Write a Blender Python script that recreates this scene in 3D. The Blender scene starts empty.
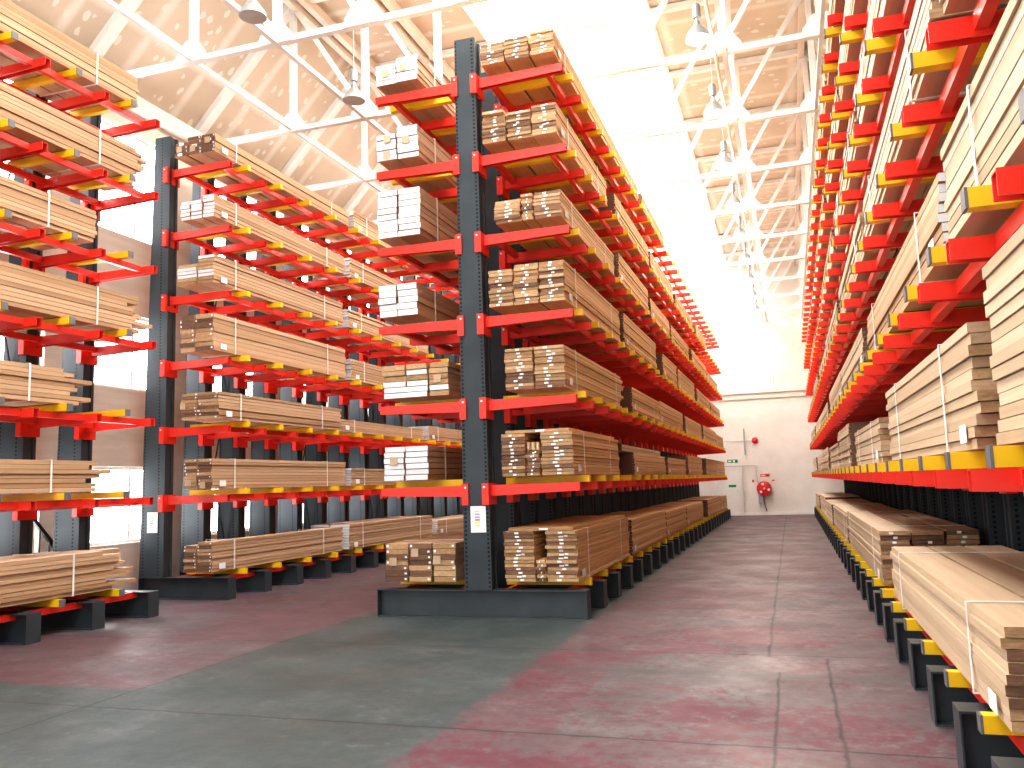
import bpy, bmesh, math, random
from mathutils import Vector, Matrix
random.seed(7)
scn = bpy.context.scene
COL = scn.collection
R = math.radians

# ------------------------------------------------------------------ materials
def new_mat(name):
    m = bpy.data.materials.new(name); m.use_nodes = True
    nt = m.node_tree; nt.nodes.clear()
    out = nt.nodes.new('ShaderNodeOutputMaterial')
    b = nt.nodes.new('ShaderNodeBsdfPrincipled')
    nt.links.new(b.outputs[0], out.inputs[0])
    return m, nt, b

def N(nt, typ, **kw):
    n = nt.nodes.new(typ)
    for k, v in kw.items():
        if k.startswith('i_'):
            key = k[2:]
            n.inputs[int(key) if key.isdigit() else key.replace('_', ' ')].default_value = v
        else:
            setattr(n, k, v)
    return n

def ramp(nt, stops):
    r = nt.nodes.new('ShaderNodeValToRGB')
    e = r.color_ramp.elements
    while len(e) < len(stops): e.new(0.5)
    for el, (p, c) in zip(e, stops):
        el.position = p; el.color = (*c, 1)
    return r

def paint(name, col, rough=0.4, var=0.12, metal=0.0, scale=3.0):
    m, nt, b = new_mat(name)
    tc = N(nt, 'ShaderNodeTexCoord')
    no = N(nt, 'ShaderNodeTexNoise', i_Scale=scale, i_Detail=4.0)
    nt.links.new(tc.outputs['Object'], no.inputs['Vector'])
    lo = tuple(c * (1 - var) for c in col); hi = tuple(min(1, c * (1 + var)) for c in col)
    rp = ramp(nt, [(0.3, lo), (0.7, hi)])
    nt.links.new(no.outputs[0], rp.inputs[0]); nt.links.new(rp.outputs[0], b.inputs['Base Color'])
    b.inputs['Roughness'].default_value = rough; b.inputs['Metallic'].default_value = metal
    return m

def emit(name, col, strength):
    m, nt, b = new_mat(name)
    tc = N(nt, 'ShaderNodeTexCoord')
    no = N(nt, 'ShaderNodeTexNoise', i_Scale=0.6)
    nt.links.new(tc.outputs['Object'], no.inputs['Vector'])
    rp = ramp(nt, [(0.2, tuple(c * .93 for c in col)), (0.8, col)])
    nt.links.new(no.outputs[0], rp.inputs[0])
    nt.links.new(rp.outputs[0], b.inputs['Emission Color'])
    b.inputs['Emission Strength'].default_value = strength
    b.inputs['Base Color'].default_value = (.9, .9, .9, 1)
    return m

def wood(name, lo, mid, hi, layered=False, rough=0.65, rv=0.45):
    """sawn timber: long grain along Y, a tint of its own for every object (or every course)"""
    m, nt, b = new_mat(name)
    L = nt.links.new
    tc = N(nt, 'ShaderNodeTexCoord'); oi = N(nt, 'ShaderNodeObjectInfo')
    if layered:
        sx = N(nt, 'ShaderNodeSeparateXYZ'); L(tc.outputs['Object'], sx.inputs[0])
        dv = N(nt, 'ShaderNodeMath', operation='DIVIDE'); dv.inputs[1].default_value = .05; L(sx.outputs['Z'], dv.inputs[0])
        fl = N(nt, 'ShaderNodeMath', operation='FLOOR'); L(dv.outputs[0], fl.inputs[0])
        ad = N(nt, 'ShaderNodeMath', operation='MULTIPLY_ADD'); ad.inputs[1].default_value = 37.0
        L(oi.outputs['Random'], ad.inputs[0]); L(fl.outputs[0], ad.inputs[2])
        wn = N(nt, 'ShaderNodeTexWhiteNoise', noise_dimensions='1D'); L(ad.outputs[0], wn.inputs['W'])
        rnd = wn.outputs['Value']
        mp = N(nt, 'ShaderNodeMapping'); mp.inputs['Scale'].default_value = (9, .35, 26)
    else:
        rnd = oi.outputs['Random']
        mp = N(nt, 'ShaderNodeMapping'); mp.inputs['Scale'].default_value = (2.5, 1.3, 1.4)
    L(tc.outputs['Object'], mp.inputs['Vector'])
    ml = N(nt, 'ShaderNodeMath', operation='MULTIPLY'); ml.inputs[1].default_value = 50.0; L(rnd, ml.inputs[0])
    no = N(nt, 'ShaderNodeTexNoise', noise_dimensions='4D', i_Scale=2.0, i_Detail=5.0, i_Roughness=0.6)
    L(mp.outputs[0], no.inputs['Vector']); L(ml.outputs[0], no.inputs['W'])
    mx = N(nt, 'ShaderNodeMath', operation='MULTIPLY_ADD'); mx.inputs[1].default_value = rv
    L(rnd, mx.inputs[0])
    m2 = N(nt, 'ShaderNodeMath', operation='MULTIPLY'); m2.inputs[1].default_value = 1.05 - rv; L(no.outputs[0], m2.inputs[0]); L(m2.outputs[0], mx.inputs[2])
    rp = ramp(nt, [(0.15, lo), (0.5, mid), (0.85, hi)])
    L(mx.outputs[0], rp.inputs[0]); L(rp.outputs[0], b.inputs['Base Color'])
    b.inputs['Roughness'].default_value = rough
    return m

RED = paint('red_powder_coat', (.77, .040, .022), .38, .08)
STEEL = paint('charcoal_steel', (.046, .058, .066), .42, .18)
YEL = paint('yellow_paint', (.86, .56, .012), .42, .08)
CAPM = paint('grey_end_cap', (.16, .165, .17), .5, .1)
WHITE = paint('white_truss_paint', (.80, .78, .75), .55, .05)
STRAP = paint('white_plastic_strap', (.85, .85, .84), .45, .04)
PAPER = paint('white_paper', (.88, .88, .90), .7, .03)
TAGW = paint('white_end_tag', (.86, .86, .87), .5, .06)
BLACK = paint('black_metal', (.015, .015, .017), .5, .1)
GALV = paint('galvanised', (.42, .45, .47), .35, .12, metal=.5)
BOLT = paint('bolt_zinc', (.8, .8, .8), .3, .05, metal=.4)
HOSE = paint('fire_red', (.62, .02, .03), .4, .08)
GREEN = paint('sign_green', (.01, .30, .12), .5, .05)
PINKP = paint('conduit_cream', (.80, .70, .60), .5, .05)

WOOD_S = wood('sawn_timber_tan', (.36, .215, .11), (.52, .34, .20), (.65, .46, .295))
WOOD_LIT = wood('sawn_timber_aisle_lit', (.50, .29, .125), (.70, .44, .21), (.83, .58, .33))  # tan timber brightened: aisle light painted into the front packs' colour
WOOD_P = wood('sawn_timber_pale', (.42, .30, .19), (.56, .43, .29), (.68, .55, .40))
WOOD_L = wood('timber_courses_aisle_lit', (.52, .30, .13), (.72, .455, .22), (.84, .59, .34), layered=True)  # aisle light painted in: courses coloured brighter on the double-sided rack
WOOD_LP = wood('timber_courses_pale', (.42, .30, .19), (.57, .44, .30), (.69, .56, .41), layered=True)
END_B = wood('end_grain_brown', (.13, .070, .034), (.40, .25, .125), (.66, .46, .27), rv=.28)
END_D = wood('end_grain_dark', (.075, .036, .020), (.17, .088, .050), (.30, .17, .10), rv=.28)
END_P = wood('end_grain_pale', (.30, .19, .11), (.46, .31, .19), (.60, .44, .30), rv=.28)
END_W = paint('white_sealed_ends', (.74, .745, .76), .6, .08, scale=1.2)

def column_mat():
    """dark steel with two lines of punched slots on the faces that look along the row"""
    m, nt, b = new_mat('slotted_column_steel'); L = nt.links.new
    tc = N(nt, 'ShaderNodeTexCoord'); sx = N(nt, 'ShaderNodeSeparateXYZ'); L(tc.outputs['Object'], sx.inputs[0])
    def mth(op, a, bb=None, c=None):
        n = N(nt, 'ShaderNodeMath', operation=op)
        for k, v in enumerate((a, bb, c)):
            if v is None: continue
            if isinstance(v, (int, float)): n.inputs[k].default_value = v
            else: L(v, n.inputs[k])
        return n.outputs[0]
    ax = mth('ABSOLUTE', sx.outputs['X'])
    # the slot lines follow the taper: half width 0.178 at foot, 0.142 at head
    off = mth('MULTIPLY_ADD', sx.outputs['Z'], -.0050, .150)
    dx = mth('LESS_THAN', mth('ABSOLUTE', mth('SUBTRACT', ax, off)), .014)
    fr = mth('FRACT', mth('DIVIDE', sx.outputs['Z'], .052))
    dz = mth('LESS_THAN', fr, .52)
    ge = N(nt, 'ShaderNodeNewGeometry'); sn = N(nt, 'ShaderNodeSeparateXYZ'); L(ge.outputs['True Normal'], sn.inputs[0])
    fy = mth('GREATER_THAN', mth('ABSOLUTE', sn.outputs['Y']), .7)
    slot = mth('MULTIPLY', mth('MULTIPLY', dx, dz), fy)
    no = N(nt, 'ShaderNodeTexNoise', i_Scale=2.0, i_Detail=4.0); L(tc.outputs['Object'], no.inputs['Vector'])
    rp = ramp(nt, [(.3, (.040, .052, .061)), (.7, (.060, .075, .085))]); L(no.outputs[0], rp.inputs[0])
    mx = N(nt, 'ShaderNodeMix', data_type='RGBA'); L(slot, mx.inputs[0]); L(rp.outputs[0], mx.inputs[6]); mx.inputs[7].default_value = (.004, .004, .005, 1)
    L(mx.outputs[2], b.inputs['Base Color']); b.inputs['Roughness'].default_value = .55; b.inputs['Specular IOR Level'].default_value = .3
    return m
COLM = column_mat()

def floor_mat():
    m, nt, b = new_mat('painted_concrete'); L = nt.links.new
    tc = N(nt, 'ShaderNodeTexCoord'); sx = N(nt, 'ShaderNodeSeparateXYZ'); L(tc.outputs['Object'], sx.inputs[0])
    X, Y = sx.outputs['X'], sx.outputs['Y']
    def mth(op, a, bb=None, c=None, clamp=False):
        n = N(nt, 'ShaderNodeMath', operation=op); n.use_clamp = clamp
        for k, v in enumerate((a, bb, c)):
            if v is None: continue
            if isinstance(v, (int, float)): n.inputs[k].default_value = v
            else: L(v, n.inputs[k])
        return n.outputs[0]
    def noise(scale, detail=5, rough=.6, stretch=(1, 1, 1)):
        mp = N(nt, 'ShaderNodeMapping'); mp.inputs['Scale'].default_value = stretch; L(tc.outputs['Object'], mp.inputs['Vector'])
        n = N(nt, 'ShaderNodeTexNoise', i_Scale=scale, i_Detail=float(detail), i_Roughness=rough); L(mp.outputs[0], n.inputs['Vector']); return n.outputs[0]
    def mix(f, a, bb):
        n = N(nt, 'ShaderNodeMix', data_type='RGBA')
        L(f, n.inputs[0])
        for k, v in ((6, a), (7, bb)):
            if isinstance(v, tuple): n.inputs[k].default_value = (*v, 1)
            else: L(v, n.inputs[k])
        return n.outputs[2]
    wob = mth('MULTIPLY', mth('SUBTRACT', noise(2.2), .5), .5)
    wob2 = mth('MULTIPLY', mth('SUBTRACT', noise(11.0, 8, .7), .5), .5)
    def step(v, edge, sgn, w=.05):   # soft 0..1 step
        d = mth('SUBTRACT', mth('ADD', v, mth('MULTIPLY_ADD', wob, .5, wob2)), edge)
        return mth('MULTIPLY_ADD', d, sgn / w, .5, True)
    aisle = step(X, -2.3, 1, .10)
    zone = mth('MULTIPLY', step(X, -5.35, -1, .1), step(Y, 6.0, 1, .1))
    red = mth('MAXIMUM', aisle, zone)
    fine = noise(9.0, 10, .75)
    def rough_noise(scale, stretch=(1, 1, 1)):      # patchy: broad noise broken up by fine noise
        return mth('MULTIPLY_ADD', fine, .55, mth('MULTIPLY', noise(scale, 8, .65, stretch), .62))
    g1 = ramp(nt, [(.40, (.033, .052, .053)), (.58, (.052, .073, .074)), (.76, (.094, .114, .114))]); L(rough_noise(.9), g1.inputs[0])
    r1 = ramp(nt, [(.40, (.105, .020, .038)), (.58, (.125, .036, .054)), (.74, (.135, .062, .078))]); L(rough_noise(1.2), r1.inputs[0])
    worn = ramp(nt, [(.38, (.060, .053, .057)), (.60, (.105, .094, .099)), (.76, (.17, .155, .16))]); L(rough_noise(2.0), worn.inputs[0])
    wearf = ramp(nt, [(.53, (.05, .05, .05)), (.59, (.95, .95, .95))]); L(rough_noise(.55, (1.0, 1.7, 1)), wearf.inputs[0])
    sl = N(nt, 'ShaderNodeCombineXYZ')
    L(mth('FLOOR', mth('DIVIDE', mth('ADD', X, .3), 1.3)), sl.inputs[0]); L(mth('FLOOR', mth('DIVIDE', Y, 2.72)), sl.inputs[1])
    wn = N(nt, 'ShaderNodeTexWhiteNoise', noise_dimensions='2D'); L(sl.outputs[0], wn.inputs['Vector'])
    slab = wn.outputs['Value']
    far = mth('MULTIPLY_ADD', mth('SUBTRACT', Y, 8.5), .10, .0, True)      # more worn deeper down the aisle
    wear = mth('MAXIMUM', mth('MULTIPLY', wearf.outputs[0], .9), mth('MULTIPLY', far, .72))
    wear = mth('MULTIPLY', wear, mth('MULTIPLY_ADD', slab, .5, .65), None, True)
    zwear = mth('MAXIMUM', wear, mth('MULTIPLY', zone, .5))
    redc = mix(zwear, r1.outputs[0], worn.outputs[0])
    base = mix(red, g1.outputs[0], redc)
    dk = ramp(nt, [(.30, (.75, .75, .75)), (.42, (0, 0, 0))]); L(rough_noise(.45, (2.2, 1, 1)), dk.inputs[0])
    base = mix(dk.outputs[0], base, (.045, .052, .052))
    sc = ramp(nt, [(.66, (0, 0, 0)), (.80, (.7, .7, .7))]); L(rough_noise(1.4, (.5, 2.2, 1)), sc.inputs[0])
    base = mix(sc.outputs[0], base, (.19, .185, .185))
    # slab joints and a grey repair strip across the aisle
    def line(v, at, w):
        d = mth('ABSOLUTE', mth('SUBTRACT', mth('ADD', v, mth('MULTIPLY', wob, .12)), at))
        return mth('MULTIPLY_ADD', d, -1.0 / w, 1.0, True)
    jl = mth('MULTIPLY', line(X, -.30, .022), mth('GREATER_THAN', Y, 8.1))
    j2 = mth('MULTIPLY', line(X, .19, .022), mth('LESS_THAN', Y, 8.1))
    j4 = mth('MULTIPLY', line(X, -.20, .018), mth('LESS_THAN', Y, 7.5))
    per = mth('ABSOLUTE', mth('SUBTRACT', mth('FRACT', mth('DIVIDE', mth('ADD', Y, mth('MULTIPLY', wob, .15)), 2.72)), .0))
    j3 = mth('LESS_THAN', per, .010)
    j5 = line(X, -5.32, .018)
    jj = mth('MAXIMUM', mth('MAXIMUM', mth('MAXIMUM', jl, j4), j2), mth('MAXIMUM', j5, mth('MULTIPLY', j3, .8)))
    st = mth('MULTIPLY', line(Y, 7.35, .11), aisle)
    base = mix(mth('MULTIPLY', st, .7), base, (.062, .072, .072))
    base = mix(mth('MULTIPLY', jj, .9), base, (.009, .009, .010))
    L(base, b.inputs['Base Color'])
    rr = ramp(nt, [(.3, (.40, .40, .40)), (.7, (.66, .66, .66))]); L(noise(1.1, 6, .6), rr.inputs[0])
    L(rr.outputs[0], b.inputs['Roughness'])
    bp_ = N(nt, 'ShaderNodeBump', i_Strength=.12, i_Distance=.02); L(noise(7, 6), bp_.inputs['Height']); L(bp_.outputs[0], b.inputs['Normal'])
    return m

def ceiling_mat():
    """plasterboard before painting: filled joints in a grid and dabs of white filler over the fixings"""
    m, nt, b = new_mat('plasterboard'); L = nt.links.new
    uv = N(nt, 'ShaderNodeTexCoord')
    sx = N(nt, 'ShaderNodeSeparateXYZ'); L(uv.outputs['UV'], sx.inputs[0])
    def mth(op, a, bb=None, c=None, clamp=False):
        n = N(nt, 'ShaderNodeMath', operation=op); n.use_clamp = clamp
        for k, v in enumerate((a, bb, c)):
            if v is None: continue
            if isinstance(v, (int, float)): n.inputs[k].default_value = v
            else: L(v, n.inputs[k])
        return n.outputs[0]
    def grid(v, pitch, w, o):
        f = mth('FRACT', mth('DIVIDE', mth('ADD', v, o), pitch))
        return mth('MULTIPLY_ADD', mth('ABSOLUTE', mth('SUBTRACT', f, .5)), -pitch / w, 1.35, True)
    joint = mth('MAXIMUM', grid(sx.outputs['Y'], 1.36, .09, .0), grid(sx.outputs['X'], 2.45, .10, .6))
    mp = N(nt, 'ShaderNodeMapping'); mp.inputs['Scale'].default_value = (3.2, 4.6, 1); mp.inputs['Rotation'].default_value = (0, 0, .5); L(uv.outputs['UV'], mp.inputs['Vector'])
    nz = N(nt, 'ShaderNodeTexNoise', i_Scale=6.0); L(uv.outputs['UV'], nz.inputs['Vector'])
    vo = N(nt, 'ShaderNodeTexVoronoi', i_Scale=1.0, i_Randomness=.7); L(mp.outputs[0], vo.inputs['Vector'])
    dab = mth('LESS_THAN', mth('ADD', vo.outputs['Distance'], mth('MULTIPLY', nz.outputs[0], .5)), .50)
    no = N(nt, 'ShaderNodeTexNoise', i_Scale=.8, i_Detail=3.0); L(uv.outputs['UV'], no.inputs['Vector'])
    rp = ramp(nt, [(.3, (.58, .49, .385)), (.7, (.68, .59, .475))]); L(no.outputs[0], rp.inputs[0])
    w = mth('MAXIMUM', mth('MULTIPLY', joint, .6), mth('MULTIPLY', dab, .75))
    mx = N(nt, 'ShaderNodeMix', data_type='RGBA'); L(w, mx.inputs[0]); L(rp.outputs[0], mx.inputs[6]); mx.inputs[7].default_value = (.80, .77, .71, 1)
    L(mx.outputs[2], b.inputs['Base Color']); b.inputs['Roughness'].default_value = .8
    return m

def wall_mat(name, lo, hi, planks=False):
    m, nt, b = new_mat(name); L = nt.links.new
    tc = N(nt, 'ShaderNodeTexCoord')
    mp = N(nt, 'ShaderNodeMapping'); mp.inputs['Scale'].default_value = (1, .5, 4.0 if planks else 1); L(tc.outputs['Object'], mp.inputs['Vector'])
    no = N(nt, 'ShaderNodeTexNoise', i_Scale=1.4, i_Detail=6.0, i_Roughness=.6); L(mp.outputs[0], no.inputs['Vector'])
    rp = ramp(nt, [(.3, lo), (.7, hi)]); L(no.outputs[0], rp.inputs[0])
    L(rp.outputs[0], b.inputs['Base Color']); b.inputs['Roughness'].default_value = .75
    return m
FLOORM = floor_mat(); CEILM = ceiling_mat()
WALLW = wall_mat('white_plaster', (.74, .70, .64), (.82, .79, .74))
WALLT = wall_mat('tan_render', (.72, .65, .55), (.86, .81, .73), True)
DOORM = paint('door_white', (.80, .78, .74), .45, .03)
SKYM = emit('skylight_glazing', (1, .985, .97), 10.5)
WINM = emit('window_glazing', (.97, .98, 1), 9.0)

# ------------------------------------------------------------------ mesh helpers
class MB:
    def __init__(s): s.v = []; s.f = []; s.mi = []
    def add(s, vs, fs, mi=0):
        o = len(s.v); s.v += [tuple(v) for v in vs]
        for f in fs: s.f.append(tuple(o + i for i in f)); s.mi.append(mi)
    def box(s, x0, x1, y0, y1, z0, z1, mi=0):
        s.add([(x0, y0, z0), (x1, y0, z0), (x1, y1, z0), (x0, y1, z0), (x0, y0, z1), (x1, y0, z1), (x1, y1, z1), (x0, y1, z1)],
              [(3, 2, 1, 0), (4, 5, 6, 7), (0, 1, 5, 4), (1, 2, 6, 5), (2, 3, 7, 6), (3, 0, 4, 7)], mi)
    def prism(s, poly, axis, a, b, mi=0, cap=None):
        """poly: 2-D outline, extruded along axis from a to b. axis X: poly=(y,z); Y: (x,z); Z: (x,y)"""
        def P(p, t): return {'X': (t, p[0], p[1]), 'Y': (p[0], t, p[1]), 'Z': (p[0], p[1], t)}[axis]
        n = len(poly)
        vs = [P(p, a) for p in poly] + [P(p, b) for p in poly]
        fs = [(i, (i + 1) % n, n + (i + 1) % n, n + i) for i in range(n)]
        s.add(vs, fs, mi)
        o = len(s.v) - 2 * n
        s.f.append(tuple(o + i for i in range(n))[::-1]); s.mi.append(mi if cap is None else cap)
        s.f.append(tuple(o + n + i for i in range(n))); s.mi.append(mi if cap is None else cap)
    def beam(s, p, q, w, h, mi=0):
        """square-section bar from p to q"""
        p, q = Vector(p), Vector(q); d = (q - p).normalized()
        up = Vector((0, 1, 0)) if abs(d.y) < .9 else Vector((0, 0, 1))
        a = d.cross(up).normalized(); c = a.cross(d).normalized()
        vs = []
        for t in (p, q):
            for i, j in ((-1, -1), (1, -1), (1, 1), (-1, 1)): vs.append(t + c * (i * w / 2) + a * (j * h / 2))
        s.add(vs, [(0, 1, 2, 3), (7, 6, 5, 4), (0, 4, 5, 1), (1, 5, 6, 2), (2, 6, 7, 3), (3, 7, 4, 0)], mi)
    def lathe(s, prof, cx=0, cy=0, cz=0, n=24, axis='Z', mi=0):
        """prof: (radius, height) from one end to the other; closed at radius 0"""
        rings = []; o = len(s.v)
        for r, h in prof:
            ring = []
            for k in range(n):
                a = 2 * math.pi * k / n; u, w = r * math.cos(a), r * math.sin(a)
                p = {'Z': (cx + u, cy + w, cz + h), 'Y': (cx + u, cy + h, cz + w), 'X': (cx + h, cy + u, cz + w)}[axis]
                ring.append(len(s.v)); s.v.append(p)
            rings.append(ring)
        for a, b in zip(rings, rings[1:]):
            for k in range(n):
                s.f.append((a[k], a[(k + 1) % n], b[(k + 1) % n], b[k])); s.mi.append(mi)
        s.f.append(tuple(rings[0][::-1])); s.mi.append(mi)
        s.f.append(tuple(rings[-1])); s.mi.append(mi)
    def tube(s, pts, r, n=8, mi=0):
        pts = [Vector(p) for p in pts]; rings = []
        for i, p in enumerate(pts):
            d = (pts[min(i + 1, len(pts) - 1)] - pts[max(i - 1, 0)]).normalized()
            up = Vector((0, 0, 1)) if abs(d.z) < .9 else Vector((0, 1, 0))
            a = d.cross(up).normalized(); c = a.cross(d)
            ring = []
            for k in range(n):
                t = 2 * math.pi * k / n; ring.append(len(s.v)); s.v.append(tuple(p + a * (r * math.cos(t)) + c * (r * math.sin(t))))
            rings.append(ring)
        for a, b in zip(rings, rings[1:]):
            for k in range(n): s.f.append((a[k], a[(k + 1) % n], b[(k + 1) % n], b[k])); s.mi.append(mi)
        s.f.append(tuple(rings[0][::-1])); s.mi.append(mi); s.f.append(tuple(rings[-1])); s.mi.append(mi)
    def mesh(s, name, mats, fix=True):
        me = bpy.data.meshes.new(name); me.from_pydata(s.v, [], s.f); me.update()
        for m in (mats if isinstance(mats, (list, tuple)) else [mats]): me.materials.append(m)
        me.polygons.foreach_set('material_index', s.mi)
        if fix:
            bm = bmesh.new(); bm.from_mesh(me); bmesh.ops.recalc_face_normals(bm, faces=bm.faces); bm.to_mesh(me); bm.free()
        return me

def link(name, me, parent=None, loc=(0, 0, 0), scale=None, rot=None):
    o = bpy.data.objects.new(name, me); COL.objects.link(o)
    o.location = loc
    if scale: o.scale = scale
    if rot: o.rotation_euler = rot
    if parent: o.parent = parent
    return o
def thing(name, label, cat, loc=(0, 0, 0), group=None, me=None):
    o = link(name, me, None, loc); o['label'] = label; o['category'] = cat
    if group: o['group'] = group
    return o
def struct(name, me, loc=(0, 0, 0), parent=None):
    o = link(name, me, parent, loc)
    if parent is None: o['kind'] = 'structure'
    return o
def smooth(me, ang=40):
    for p in me.polygons: p.use_smooth = True
    try: me.set_sharp_from_angle(angle=R(ang))
    except Exception: pass
    return me

# ------------------------------------------------------------------ the building
XL, XR, YB, YF = -10.25, 3.0, -3.0, 36.85
ZC, ZF, ZE = 8.1, 10.6, 8.42           # chord, flat ceiling, eaves
mb = MB(); mb.box(XL - .3, XR + .3, YB, YF + .3, -.2, 0); struct('floor', mb.mesh('floor', FLOORM))

def ceil_panel(name, x0, z0, x1, z1):
    t = .12; L = math.hypot(x1 - x0, z1 - z0)
    me = bpy.data.meshes.new(name)
    vs = [(x0, YB, z0), (x1, YB, z1), (x1, YF, z1), (x0, YF, z0), (x0, YB, z0 + t), (x1, YB, z1 + t), (x1, YF, z1 + t), (x0, YF, z0 + t)]
    fs = [(3, 2, 1, 0), (4, 5, 6, 7), (0, 1, 5, 4), (1, 2, 6, 5), (2, 3, 7, 6), (3, 0, 4, 7)]
    me.from_pydata(vs, [], fs); me.materials.append(CEILM)
    uvl = me.uv_layers.new(name='UVMap')
    for p in me.polygons:
        for li in p.loop_indices:
            v = me.vertices[me.loops[li].vertex_index].co
            uvl.data[li].uv = (0.0 + (v.x - x0) / (x1 - x0) * L + x0, v.y - 10.1 + 100 * 1.36)
    return struct(name, me)
ceil_panel('ceiling', XL - .05, ZE - .06, -8.13, ZF)
ceil_panel('ceiling.001', -8.13, ZF, -5.28, ZF + .02)
ceil_panel('ceiling.002', -1.96, ZF + .02, .87, ZF)
ceil_panel('ceiling.003', .87, ZF, XR + .05, ZE - .06)
# skylight: kerbs, glazing bars and bright glazing
mb = MB(); mb.box(-5.28, -5.20, YB, YF, ZF - .05, ZF + .35); struct('trim_1', mb.mesh('kerb', WHITE))
mb = MB(); mb.box(-2.04, -1.96, YB, YF, ZF - .05, ZF + .35); struct('trim_2', mb.mesh('kerb', WHITE))
sk = struct('window_1', (lambda m: (m.box(-5.2, -2.04, YB, YF, ZF + .30, ZF + .34), m.mesh('skylight', SKYM))[1])(MB()))
for i in range(14):
    y = 8.7 + 2.72 * (i - 3) + .3
    mb = MB(); mb.box(-5.2, -2.04, y - .03, y + .03, ZF + .20, ZF + .295); link('glazing_bar', mb.mesh('bar', WHITE), sk)

# window wall: piers and bands around three rows of windows
rows = [(.87, 2.1), (3.36, 4.62), (5.92, 7.75)]
wins = [(10.5 + 2.72 * k, 12.27 + 2.72 * k) for k in range(-4, 9)]
wins = [(a, b) for a, b in wins if a > YB + .3 and b < YF - .3]
mb = MB()
xs = (XL - .25, XL)
zs = [0] + [z for r in rows for z in r] + [ZE]
for k in range(0, len(zs), 2): mb.box(xs[0], xs[1], YB, YF, zs[k], zs[k + 1])
ye = [YB] + [y for w in wins for y in w] + [YF]
for r in rows:
    for k in range(0, len(ye), 2): mb.box(xs[0], xs[1], ye[k], ye[k + 1], r[0], r[1])
struct('wall_left', mb.mesh('wall_left', WALLT))
n = 2
for r in rows:
    for a, b in wins:
        mb = MB(); t = .05
        for (y0, y1, z0, z1) in ((a, b, r[0], r[0] + t), (a, b, r[1] - t, r[1]), (a, a + t, r[0] + t, r[1] - t), (b - t, b, r[0] + t, r[1] - t), ((a + b) / 2 - .02, (a + b) / 2 + .02, r[0] + t, r[1] - t)):
            mb.box(XL - .16, XL - .08, y0, y1, z0, z1)
        w = struct('window_%d' % n, mb.mesh('window_frame', WHITE)); n += 1
        mb = MB(); mb.box(XL - .13, XL - .115, a + .01, b - .01, r[0] + .01, r[1] - .01); link('pane', mb.mesh('pane', WINM), w)
mb = MB(); mb.box(XR, XR + .25, YB, YF, 0, ZE); struct('wall_right', mb.mesh('wall_right', WALLW))
mb = MB(); mb.prism([(XL - .25, 0), (XR + .25, 0), (XR + .25, ZE), (.87, ZF + .4), (-8.13, ZF + .4), (XL - .25, ZE)], 'Y', YF, YF + .25)
struct('wall_far', mb.mesh('wall_far', WALLW))
mb = MB(); mb.box(-9.9, 2.9, YF - .10, YF - .002, 5.06, 5.30); struct('trim_3', mb.mesh('ledge', WALLW))
mb = MB(); mb.box(-9.9, 2.9, YF - .07, YF - .002, 4.83, 4.89); struct('trim_4', mb.mesh('ledge', PINKP))
mb = MB(); mb.box(-9.9, 2.9, YF - .03, YF - .002, 0, .13); struct('baseboard_far', mb.mesh('baseboard', WHITE))

# door in the far wall
mb = MB(); x0, x1, h = -2.95, -2.04, 1.93
mb.prism([(x0 - .08, 0), (x0, 0), (x0, h), (x1, h), (x1, 0), (x1 + .08, 0), (x1 + .08, h + .09), (x0 - .08, h + .09)], 'Y', YF - .08, YF - .035)
d = struct('door_1', mb.mesh('door_frame', WHITE))
mb = MB(); mb.box(x0 + .01, x1 - .01, YF - .07, YF - .035, .01, h - .01); link('door_leaf', mb.mesh('door_leaf', DOORM), d)
mb = MB(); mb.lathe([(.012, 0), (.012, .05), (.022, .055), (.022, .075)], x1 - .1, YF - .145, 1.0, 12, 'Y'); link('handle', mb.mesh('door_handle', GALV), d)

# trusses
nodesX = [-8.13, -6.67, -5.28, -3.62, -1.96, -.53, .87]
def bar_obj(name, parent, p, q, w=.10, h=.10):
    p, q = Vector(p), Vector(q)
    mb = MB(); mb.beam((0, 0, 0), q - p, w, h)
    link(name, mb.mesh(name, WHITE), parent, p)
tY = [10.1 + 2.72 * i for i in range(-1, 10)]
for y in tY:
    root = link('roof_truss', None, None, (-3.62, y, ZC)); root['kind'] = 'structure'
    def B(name, x0, z0, x1, z1, w=.10, h=.10): bar_obj(name, root, (x0 + 3.62, 0, z0 - ZC), (x1 + 3.62, 0, z1 - ZC), w, h)
    B('bottom_chord', XL + .02, ZC, XR - .02, ZC, .10, .09)
    B('rafter', XL + .06, ZE - .02, -8.13, ZF - .07, .20, .13)
    B('rafter', .87, ZF - .07, XR - .06, ZE - .02, .20, .13)
    B('top_chord', -8.13, ZF - .06, .87, ZF - .06, .12, .11)
    for x in nodesX: B('post', x, ZC + .05, x, ZF - .1, .11, .10)
    for a, b in ((-8.13, -6.67), (-6.67, -5.28), (-5.28, -3.62)):
        B('diagonal', a, ZF - .12, b, ZC + .05, .08, .08)
        B('diagonal', -7.24 - a, ZF - .12, -7.24 - b, ZC + .05, .08, .08)
    B('strut', -8.13, ZC + .05, -9.37, 9.17, .08, .08); B('strut', .89, ZC + .05, 2.13, 9.17, .08, .08)
    for x in nodesX:
        mb = MB(); mb.prism([(-.26, -.04), (.26, -.04), (.26, .08), (.10, .30), (-.10, .30), (-.26, .08)], 'Y', -.066, -.054)
        link('gusset_plate', mb.mesh('gusset', WHITE), root, (x + 3.62, 0, 0))
k = 5
for x, z, w, h in ((-6.67, ZC - .01, .075, .075), (-.53, ZC - .01, .075, .075), (.87, ZC - .01, .06, .06), (-8.13, ZC, .055, .055)):
    mb = MB(); mb.box(x - w / 2, x + w / 2, tY[0], YF - .01, z - h / 2, z + h / 2); struct('trim_%d' % k, mb.mesh('tie_beam', WHITE)); k += 1
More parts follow.
